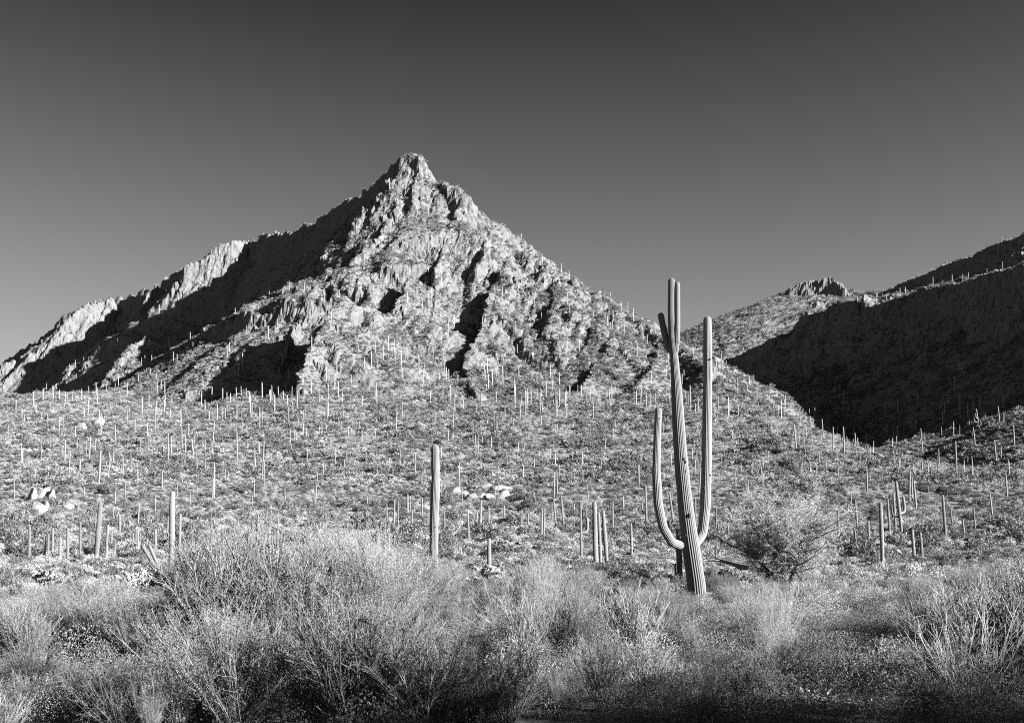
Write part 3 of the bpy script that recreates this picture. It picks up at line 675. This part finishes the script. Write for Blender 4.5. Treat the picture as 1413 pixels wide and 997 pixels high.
# higher up: the larger ones singly, the rest, too many and too small to pick apart, as one mass
cand = []
n = 7000
yy = np.sqrt(rng.uniform(215 ** 2, 760 ** 2, n)); pxx = rng.uniform(20, 1400, n); xx = (pxx - CX) / F * yy; zz = tgrid(xx, yy)
sl = np.hypot(tgrid(xx + 2, yy) - zz, tgrid(xx, yy + 2) - zz) / 2
ok = (sl < .95) & (rng.uniform(size=n) < .16 + .5 * smooth(0, .3, fbm(xx / 45 + 5, yy / 45, 2)))
for x, y, z in zip(xx[ok], yy[ok], zz[ok]):
    px, py = CX + F * x / y, HZ - F * (z - EYE) / y
    q = hit(px, py - 3, 200.)
    if q is not None and abs(q[1] - y) < 14: cand.append((x, y, z, px, py))
def zone2(px, py, y):
    if px > 950: return ('on the far hill slope beyond the wash', 'saguaros on the far hill')
    if py > 500: return ('on the talus at the foot of the rocky face', 'saguaros on the talus')
    if px < 480: return ('on the sunlit bench above the dark cliffs', 'saguaros on the bench')
    if px < 660: return ('among the rock ribs under the summit', 'saguaros among the rock ribs')
    return ('on the long shoulder descending from the summit', 'saguaros on the long shoulder')
room = max(0, 298 - count['n']); R.shuffle(cand); cand.sort(key=lambda c: c[1] if c[1] > 310 else 900 + c[1])
rest = Geo()
for k, (x, y, z, px, py) in enumerate(cand):
    h = R.uniform(2.8, 6.6) if y > 310 else R.uniform(1.6, 3.6); diam = .05 * h + .03
    if k % 4 == 0 and room > 0:
        room -= 1; wz, grp = zone2(px, py, y)
        saguaro((x, y, z - .1), h, diam, (R.uniform(-.1, .1), 0), (), '%s single-stemmed saguaro %s' % (size_word(h), wz), grp, False)
    else:
        tube(rest, [(x, y, z - .2), (x, y, z + h * .5), (x + R.uniform(-.05, .05), y, z + h * .93), (x, y, z + h)], [diam * .45, diam * .5, diam * .42, .02], 6)
o = link('distant_saguaros', rest.data('distant_saguaros', M_SAG, True, True)); o['kind'] = 'stuff'; o['label'] = 'tiny saguaros dotted over the high slopes'; o['category'] = 'saguaros'
print('saguaros', count['n'], 'rest', len(cand))

# ------------------------------------------------------------------ boulders
def boulder_material():
    m, t, b = new_mat('pale_boulder', .9)
    tc = mnode(t, 'ShaderNodeTexCoord'); n = mnode(t, 'ShaderNodeTexNoise', Scale=1.4, Detail=8.0, Roughness=.7); t.links.new(tc.outputs['Object'], n.inputs['Vector'])
    t.links.new(ramp(t, n.outputs[0], [(.3, .07), (.5, .16), (.75, .25)]), b.inputs['Base Color'])
    bp = mnode(t, 'ShaderNodeBump', Strength=.8, Distance=.3); t.links.new(n.outputs[0], bp.inputs['Height']); t.links.new(bp.outputs[0], b.inputs['Normal'])
    return m
M_BOULDER = boulder_material()
def boulder_mesh(k):
    bm = bmesh.new(); bmesh.ops.create_icosphere(bm, subdivisions=3, radius=.5); r2 = random.Random(50 + k)
    cuts = [(np.array([r2.gauss(0, 1), r2.gauss(0, 1), r2.gauss(0, .8)]), r2.uniform(.2, .38)) for _ in range(13)]
    for v in bm.verts:
        c = np.array(v.co)
        for nrm, d in cuts:
            nn = nrm / np.linalg.norm(nrm); e = c @ nn - d
            if e > 0: c = c - nn * e * .92
        v.co = c + np.array([r2.gauss(0, .008) for _ in range(3)])
    me = bpy.data.meshes.new('boulder_mesh'); bm.to_mesh(me); bm.free(); me.materials.append(M_BOULDER); return me
BM = [boulder_mesh(k) for k in range(6)]
def boulder(px, py, w, h, label, group, d=None, name='boulder', tilt=.3):
    p = hit(px, py, 60.) if d is None else None
    if p is None: x, y = (px - CX) / F * (d or 200.), (d or 200.)
    else: x, y, _ = p
    o = link(name, BM[R.randrange(6)], None, (x, y, tz(x, y) + px2m(h, y) * .12)); o.scale = (px2m(w, y) * 1.9, px2m(w, y) * R.uniform(1., 1.5), px2m(h, y) * 1.25)
    o.rotation_euler = (R.uniform(-tilt, tilt), R.uniform(-tilt, tilt), R.uniform(-.5, .5)); return tag(o, label, 'boulder', group)
for px_, py_, w, h in ((628, 683, 12, 14), (640, 686, 14, 18), (650, 690, 12, 16), (652, 676, 18, 14), (664, 688, 16, 18), (668, 675, 22, 14), (678, 689, 14, 14), (684, 679, 18, 18), (694, 687, 14, 16), (700, 677, 20, 12), (710, 687, 12, 12), (722, 687, 13, 13)):
    boulder(px_, py_, w, h, 'white block in the bright rock outcrop above the lone thick saguaro', 'white outcrop boulders')
for px_, py_, w, h in ((50, 708, 16, 26), (60, 690, 14, 26), (62, 706, 16, 22), (71, 692, 14, 22), (74, 706, 14, 18), (83, 703, 13, 20), (92, 705, 12, 14), (46, 690, 14, 24)):
    boulder(px_, py_, w, h, 'white block in the boulder pile above the dense saguaro row', 'boulder pile above the saguaro row')
boulder(135, 588, 14, 22, 'big lone pale boulder at the edge of the shaded ridge', None)
boulder(112, 592, 14, 12, 'smaller block beside the big lone boulder under the shaded ridge', None)
s_ = boulder(1217, 632, 22, 7, 'flat pale slab tilted at the mouth of the shaded wash', None, name='rock_slab', tilt=.1); s_.rotation_euler = (0, .35, 0)

# ------------------------------------------------------------------ foreground bushes
def branch_path(p0, dirv, L, n, bend_up=.25, wob=.12):
    d = np.array(dirv, float); d /= np.linalg.norm(d); p = np.array(p0, float); out = [p.copy()]
    for k in range(n):
        d = d + np.array([R.gauss(0, wob), R.gauss(0, wob), R.gauss(0, wob * .6) + bend_up / n]); d /= np.linalg.norm(d)
        p = p + d * L / n; out.append(p.copy())
    return np.array(out)
def bush_data(kind, seed, H_=1.0):
    """stems and foliage meshes of one bush one metre high, as kind asks"""
    global R, rng
    R_keep, rng_keep = R, rng; R = random.Random(seed); rng = np.random.default_rng(seed)
    st, lf = Geo(), Geo()
    P = dict(creosote=dict(ns=46, spread=.62, seg=7, tw=15, twl=.22, lpt=16, ls=.015, r=.0075, bare=.22, up=.35),
             broom=dict(ns=110, spread=.42, seg=6, tw=9, twl=.22, lpt=13, ls=.0105, r=.0030, bare=.12, up=.7),
             bursage=dict(ns=80, spread=1.05, seg=5, tw=9, twl=.18, lpt=17, ls=.018, r=.0045, bare=.1, up=.3),
             bare=dict(ns=18, spread=.8, seg=8, tw=11, twl=.34, lpt=3, ls=.014, r=.0055, bare=.2, up=.1))[kind]
    pts = []
    for s in range(P['ns']):
        a = R.uniform(0, 6.283); rr = R.random() ** .6; tilt = P['spread'] * rr
        d = (math.cos(a) * tilt, math.sin(a) * tilt, 1.0)
        L = R.uniform(.72, 1.05) * (1 - .18 * rr) if kind != 'bursage' else R.uniform(.55, 1.0)
        path = branch_path((math.cos(a) * .05 * rr, math.sin(a) * .05 * rr, -.04), d, L, P['seg'], P['up'] * .3, .10)
        tube(st, path, np.linspace(P['r'], P['r'] * .35, len(path)), 3)
        for t in range(P['tw']):
            u = R.uniform(P['bare'], 1.0); i = u * (len(path) - 1); k = min(int(i), len(path) - 2); q = path[k] + (path[k + 1] - path[k]) * (i - k)
            dv = path[k + 1] - path[k]; dv = dv / np.linalg.norm(dv) + np.array([R.gauss(0, .55), R.gauss(0, .55), R.gauss(.15, .35)])
            tp = branch_path(q, dv, P['twl'] * R.uniform(.5, 1.1) * (1.15 - .5 * u), 3, P['up'] * .4, .15)
            tube(st, tp, np.linspace(P['r'] * .42, P['r'] * .2, len(tp)), 3)
            if kind == 'bare':
                for _ in range(3):
                    sp = branch_path(tp[R.randrange(1, 4)], (R.gauss(0, 1), R.gauss(0, 1), R.gauss(.3, .8)), R.uniform(.06, .16), 2, .0, .2)
                    tube(st, sp, np.linspace(P['r'] * .25, P['r'] * .15, len(sp)), 3)
            uu = rng.uniform(0, 1, P['lpt']) * (len(tp) - 1); kk = np.minimum(uu.astype(int), len(tp) - 2)
            pts.append(tp[kk] + (tp[kk + 1] - tp[kk]) * (uu - kk)[:, None] + rng.normal(size=(P['lpt'], 3)) * .010)
    leaves(lf, np.concatenate(pts), P['ls'], up=.5)
    pale = kind in ('broom',)
    a = st.data(kind + '_stems', M_TWIG_PALE if kind == 'bare' else M_TWIG, True)
    b = lf.data(kind + '_foliage', M_LEAF_PALE if pale else M_LEAF, False, True)
    R, rng = R_keep, rng_keep
    return a, b
BUSH = {k: [bush_data(k, 100 * i + s) for s in range(n)] for i, (k, n) in enumerate((('creosote', 3), ('broom', 3), ('bursage', 3), ('bare', 2)))}
NAME = dict(creosote='creosote_bush', broom='pale_broom_bush', bursage='bursage_bush', bare='bare_twig_bush')
LOOK = dict(creosote='leafy open creosote bush', broom='pale feathery upright bush', bursage='dense rounded grey-leaved bush', bare='leafless bush of bleached twigs')
def bush(kind, px, d, top=None, wide=1.0, label=None, group=None, h=None):
    x = (px - CX) / F * d; z = tz(x, d)
    if h is None: h = max(.45, W(px, top, d)[2] - z)
    o = empty(NAME[kind], (x, d, z)); o.scale = (h * wide, h * wide, h); o.rotation_euler = (0, 0, R.uniform(0, 6.28))
    a, b = R.choice(BUSH[kind]); link('stems', a, o); link('foliage', b, o)
    if label is None:
        band = ('front', 'middle', 'back')[0 if d < 15 else (1 if d < 24 else 2)]
        side = 'by the toppled stems' if px < 250 else ('before the lone thick saguaro' if px < 680 else ('around the tallest saguaro' if px < 1010 else 'by the palo verde clearing'))
        label = '%s %s, %s of the thicket' % (LOOK[kind], side, band); group = LOOK[kind] + ' ' + side
    return tag(o, label, 'bush', group)

env_x = [-60, 55, 100, 165, 205, 235, 265, 300, 360, 420, 480, 530, 575, 620, 660, 700, 740, 790, 840, 880, 930, 980, 1020, 1060, 1110, 1160, 1200, 1240, 1280, 1320, 1360, 1470]
env_y = [800, 795, 778, 775, 800, 790, 728, 700, 694, 700, 705, 706, 728, 762, 775, 768, 752, 764, 776, 788, 800, 795, 788, 780, 775, 780, 790, 782, 778, 762, 755, 745]
def env(px): return float(np.interp(px, env_x, env_y))
def clearing(px, d):                                      # bare ground with litter towards the right
    gx, gy = (px - 1165) / 92., (d - 17.5) / 6.5
    return gx * gx + gy * gy < 1
R = random.Random(5)
# back row: pale feathery bushes that catch the sun
for px in np.arange(-40, 1460, 25):
    for rep in range(2):
        p = px + R.uniform(-14, 14); d = R.uniform(24, 44)
        if 1100 < p < 1240 and d < 28: continue
        if 925 < p < 995 and d < 31: d = R.uniform(33, 44)
        k = R.choices(['broom', 'bursage', 'creosote'], [5, 2, 2] if p < 900 else [2, 3, 3])[0]
        bush(k, p, d, max(env(p) + R.uniform(4, 34), 742 if d > 30 else 0), R.uniform(.9, 1.3))
# middle rows
for px in np.arange(-40, 1460, 27):
    for rep in range(2):
        p = px + R.uniform(-14, 14); d = R.uniform(14.5, 24)
        if clearing(p, d): continue
        if 930 < p < 990: lo = 40
        else: lo = 4
        k = R.choices(['creosote', 'broom', 'bursage', 'bare'], [7, 3, 3, 1])[0]
        bush(k, p, d, env(p) + R.uniform(lo, 75), R.uniform(.8, 1.15))
# front row, in the frame's lowest strip
for px in np.arange(-60, 1480, 24):
    p = px + R.uniform(-18, 18); d = R.uniform(9.2, 14.5)
    if 1075 < p < 1275: continue
    k = R.choices(['creosote', 'broom', 'bursage', 'bare'], [4, 3, 4, 1])[0]
    bush(k, p, d, env(p) + R.uniform(75, 160), R.uniform(.8, 1.2))
# the big airy bushes that stand above the rest
for px, d, top, wd, lab in ((300, 17, 698, .9, 'tall airy pale bush, broad and brightest of the thicket, nearest the cholla clump'), (372, 16, 690, .9, 'tall airy bush at the crest of the bright thicket'), (440, 18, 692, .85, 'tall feathery bush at the crest of the bright thicket, beside another tall one'), (515, 17, 700, .85, 'tall bush sloping down towards the lone thick saguaro'),
                            (745, 20, 750, .9, 'rounded feathery bush standing between the short post saguaro and the group of three')):
    bush('creosote' if px in (300, 372) else 'broom', px, d, top, wd, lab, None)
bush('bare', 1335, 10.5, 800, .9, 'big leafless bush of pale crooked branches at the edge of the clearing', None)
bush('bare', 1300, 12, 825, .8, 'smaller leafless bush of pale branches in the shade by the clearing', None)
for px_, d_, top_ in ((905, 27, 806), (925, 25, 812), (945, 26.5, 816), (972, 25.5, 818), (990, 27, 808), (1010, 26, 800), (958, 23.5, 826), (1032, 27, 792), (1055, 28, 786), (884, 26, 802), (868, 32.5, 788), (890, 33, 790), (912, 32, 792), (944, 33.5, 788), (985, 32.5, 786), (1004, 33, 782), (938, 24.5, 815), (966, 27.5, 812)):
    bush(R.choice(['creosote', 'bursage', 'broom']), px_, d_, top_, R.uniform(1.2, 1.6), 'low spreading bush crowding the foot of the tallest saguaro', 'bushes at the foot of the tallest saguaro')
bush('creosote', 1385, 12, 765, .8, 'dark tall bush shading the bare clearing', None)
bush('creosote', 1455, 12, 730, .8, 'dark tall bush behind the leafless one by the clearing', None)

# ------------------------------------------------------------------ palo verde tree
def palo_verde(px, d, top, width, label='airy palo verde tree with dark forked trunk beside the tallest saguaro', group=None):
    x = (px - CX) / F * d; z = tz(x, d); h = W(px, top, d)[2] - z; wr = px2m(width, d) / 2
    o = empty('palo_verde_tree', (x, d, z)); tag(o, label, 'tree', group)
    st, tw, lf = Geo(), Geo(), Geo(); pts = []
    for s in range(9):
        a = s / 9 * 6.283 + R.uniform(-.3, .3); tl = R.uniform(.2, .6)
        p0 = branch_path((R.uniform(-.08, .08), R.uniform(-.08, .08), -.1), (math.cos(a) * tl, math.sin(a) * tl, 1), h * .5, 6, .1, .14)
        tube(st, p0, np.linspace(.075, .035, len(p0)), 6)
        for k in range(10):
            q = p0[R.randrange(2, len(p0))]
            b = branch_path(q, (R.gauss(math.cos(a) * .7, .6), R.gauss(math.sin(a) * .7, .6), R.uniform(.15, 1.)), R.uniform(.4, .9) * wr, 6, .2, .16)
            tube(st, b, np.linspace(.028, .010, len(b)), 4)
            for m in range(19):
                q2 = b[R.randrange(1, len(b))]; t1 = branch_path(q2, (R.gauss(0, 1), R.gauss(0, 1), R.gauss(.25, .7)), R.uniform(.3, .75), 4, .15, .16)
                tube(tw, t1, np.linspace(.008, .003, len(t1)), 3)
                for j in range(5):
                    t2 = branch_path(t1[R.randrange(1, 5)], (R.gauss(0, 1), R.gauss(0, 1), R.gauss(.3, .7)), R.uniform(.12, .32), 2, .1, .15)
                    tube(tw, t2, np.linspace(.004, .002, len(t2)), 3)
                    u = rng.uniform(0, 1, 9); pts.append(t2[0] + (t2[-1] - t2[0]) * u[:, None] + rng.normal(size=(9, 3)) * .02)
    leaves(lf, np.concatenate(pts), .042, up=.3)
    link('trunk', st.data('trunk', M_BARK, True), o); c = link('crown', lf.data('crown', M_LEAF_TREE, False, True), o); link('twigs', tw.data('twigs', M_TWIG, True), c)
    return o
pv = palo_verde(1082, 35, 640, 200)
# unseen copies of the tree, added beyond the frame to shade the nearest bushes
for x, y, s in ((7.6, 4.6, 1.2), (9.4, 3.2, 1.5), (11.5, 4.6, 1.3), (14.6, 5.6, 1.25), (6.2, 1.5, 1.2), (3.0, -2.5, 1.1)):
    o = pv.copy(); ROOT.objects.link(o); o.location = (x, y, tz(x, y)); o.scale = (s,) * 3; o.rotation_euler = (0, 0, R.uniform(0, 6.28))
    tag(o, 'unseen palo verde tree added to shade the nearest bushes', 'tree', 'palo verde trees added for shade')
    for ch in pv.children:
        c = ch.copy(); ROOT.objects.link(c); c.parent = o
        for g2 in ch.children: e = g2.copy(); ROOT.objects.link(e); e.parent = c

# an unseen hedge of tall bushes, added to shade the front of the thicket
for i in range(9):
    x = 6.0 + i * 1.45; y = 4.2 + .42 * i + R.uniform(-.9, .9)
    if x < y * .5 + 2.2: x = y * .5 + 2.4
    bush(R.choice(['creosote', 'bursage']), CX + F * x / y, y, h=R.uniform(2.4, 3.3), wide=R.uniform(.7, .95), label='tall bush in an unseen hedge added to shade the thicket', group='hedge added for shade')

# ------------------------------------------------------------------ chollas and a fallen branch
def cholla(px, d, top, label, n=26):
    x = (px - CX) / F * d; z = tz(x, d); h = W(px, top, d)[2] - z
    o = empty('cholla', (x, d, z)); tag(o, label, 'cholla')
    g, j = Geo(), Geo(); b = branch_path((0, 0, -.08), (.1, 0, 1), h * .6, 5, 0, .1); tube(g, b, np.linspace(.07, .05, len(b)), 6)
    for k in range(n):
        q = b[R.randrange(2, len(b))]; a = R.uniform(0, 6.28)
        for m in range(R.randrange(2, 4)):
            dv = np.array([math.cos(a) * .9 + R.gauss(0, .3), math.sin(a) * .9 + R.gauss(0, .3), R.uniform(-.1, 1.)]); dv /= np.linalg.norm(dv); L = R.uniform(.16, .26)
            path = np.array([q + dv * L * t for t in np.linspace(0, 1, 6)]); r = .048 * np.array([.5, .95, 1.05, 1, .85, .15])
            stem_geo(j, path, r, 7, 2, .25)
            P = path[rng.integers(0, 6, 60)] + rng.normal(size=(60, 3)) * .03; leaves(j, P, .05, 0., np.full(60, 1.3))
            q = q + dv * L * .95
    link('trunk', g.data('trunk', M_BARK, True), o); link('joints', j.data('joints', M_CHOLLA, True, True), o)
cholla(205, 34, 772, 'pale shaggy cholla at the foot of the toppled saguaro stems')
cholla(228, 32, 776, 'bright spiny cholla under the stout pale saguaro')
cholla(185, 31, 782, 'low spreading cholla beside the toppled saguaro stems', 18)
cholla(68, 30, 764, 'bright cholla beside the dense saguaro row')
cholla(662, 34, 766, 'shaggy cholla beside the short post-like saguaro')
cholla(690, 36, 778, 'small low cholla past the short post-like saguaro', 14)
g = Geo(); q0, q1 = np.array(W(988, 770, 28)), np.array(W(1024, 784, 27)); b_ = branch_path(q0, q1 - q0, np.linalg.norm(q1 - q0), 6, 0, .08); tube(g, b_, np.linspace(.035, .08, len(b_)), 6)
for t in range(4):
    s_ = branch_path(b_[R.randrange(0, 5)], (R.gauss(-.6, .3), R.gauss(0, .5), R.gauss(.2, .4)), .5, 3, 0, .2); tube(g, s_, np.linspace(.02, .008, len(s_)), 4)
tag(link('fallen_branch', g.data('fallen_branch', M_BARK, True)), 'dark dead branch propped in the bushes beside the tallest saguaro', 'branch')

# ------------------------------------------------------------------ ground cover near the camera
cover(9, 30, 3000, [13, 14], [12], None, 'low fine tufts between the nearest bushes', 'undergrowth', smin=.3, smax=.7, clump=4., big=0., thr=-.35)
cover(30, 64, 6500, [5, 6, 7], [8, 9], [10, 11], 'low dry tufts and stones behind the foreground thicket', 'tuft_cover', smin=.25, smax=.6, clump=6., big=0., thr=-.35, gk=.8)
g = Geo(); n = 26000
px = rng.normal(1165, 42, n); d = np.clip(rng.normal(18.5, 2.6, n), 11, 32); x = (px - CX) / F * d; z = terrain(x, d)
leaves(g, np.stack([x, d, z + rng.uniform(.0, .05, n)], 1), .085, .5)
o = link('leaf_litter', g.data('leaf_litter', M_LEAF_PALE, False, True)); o['kind'] = 'stuff'; o['label'] = 'bright dry litter and grass on the bare clearing'; o['category'] = 'litter'
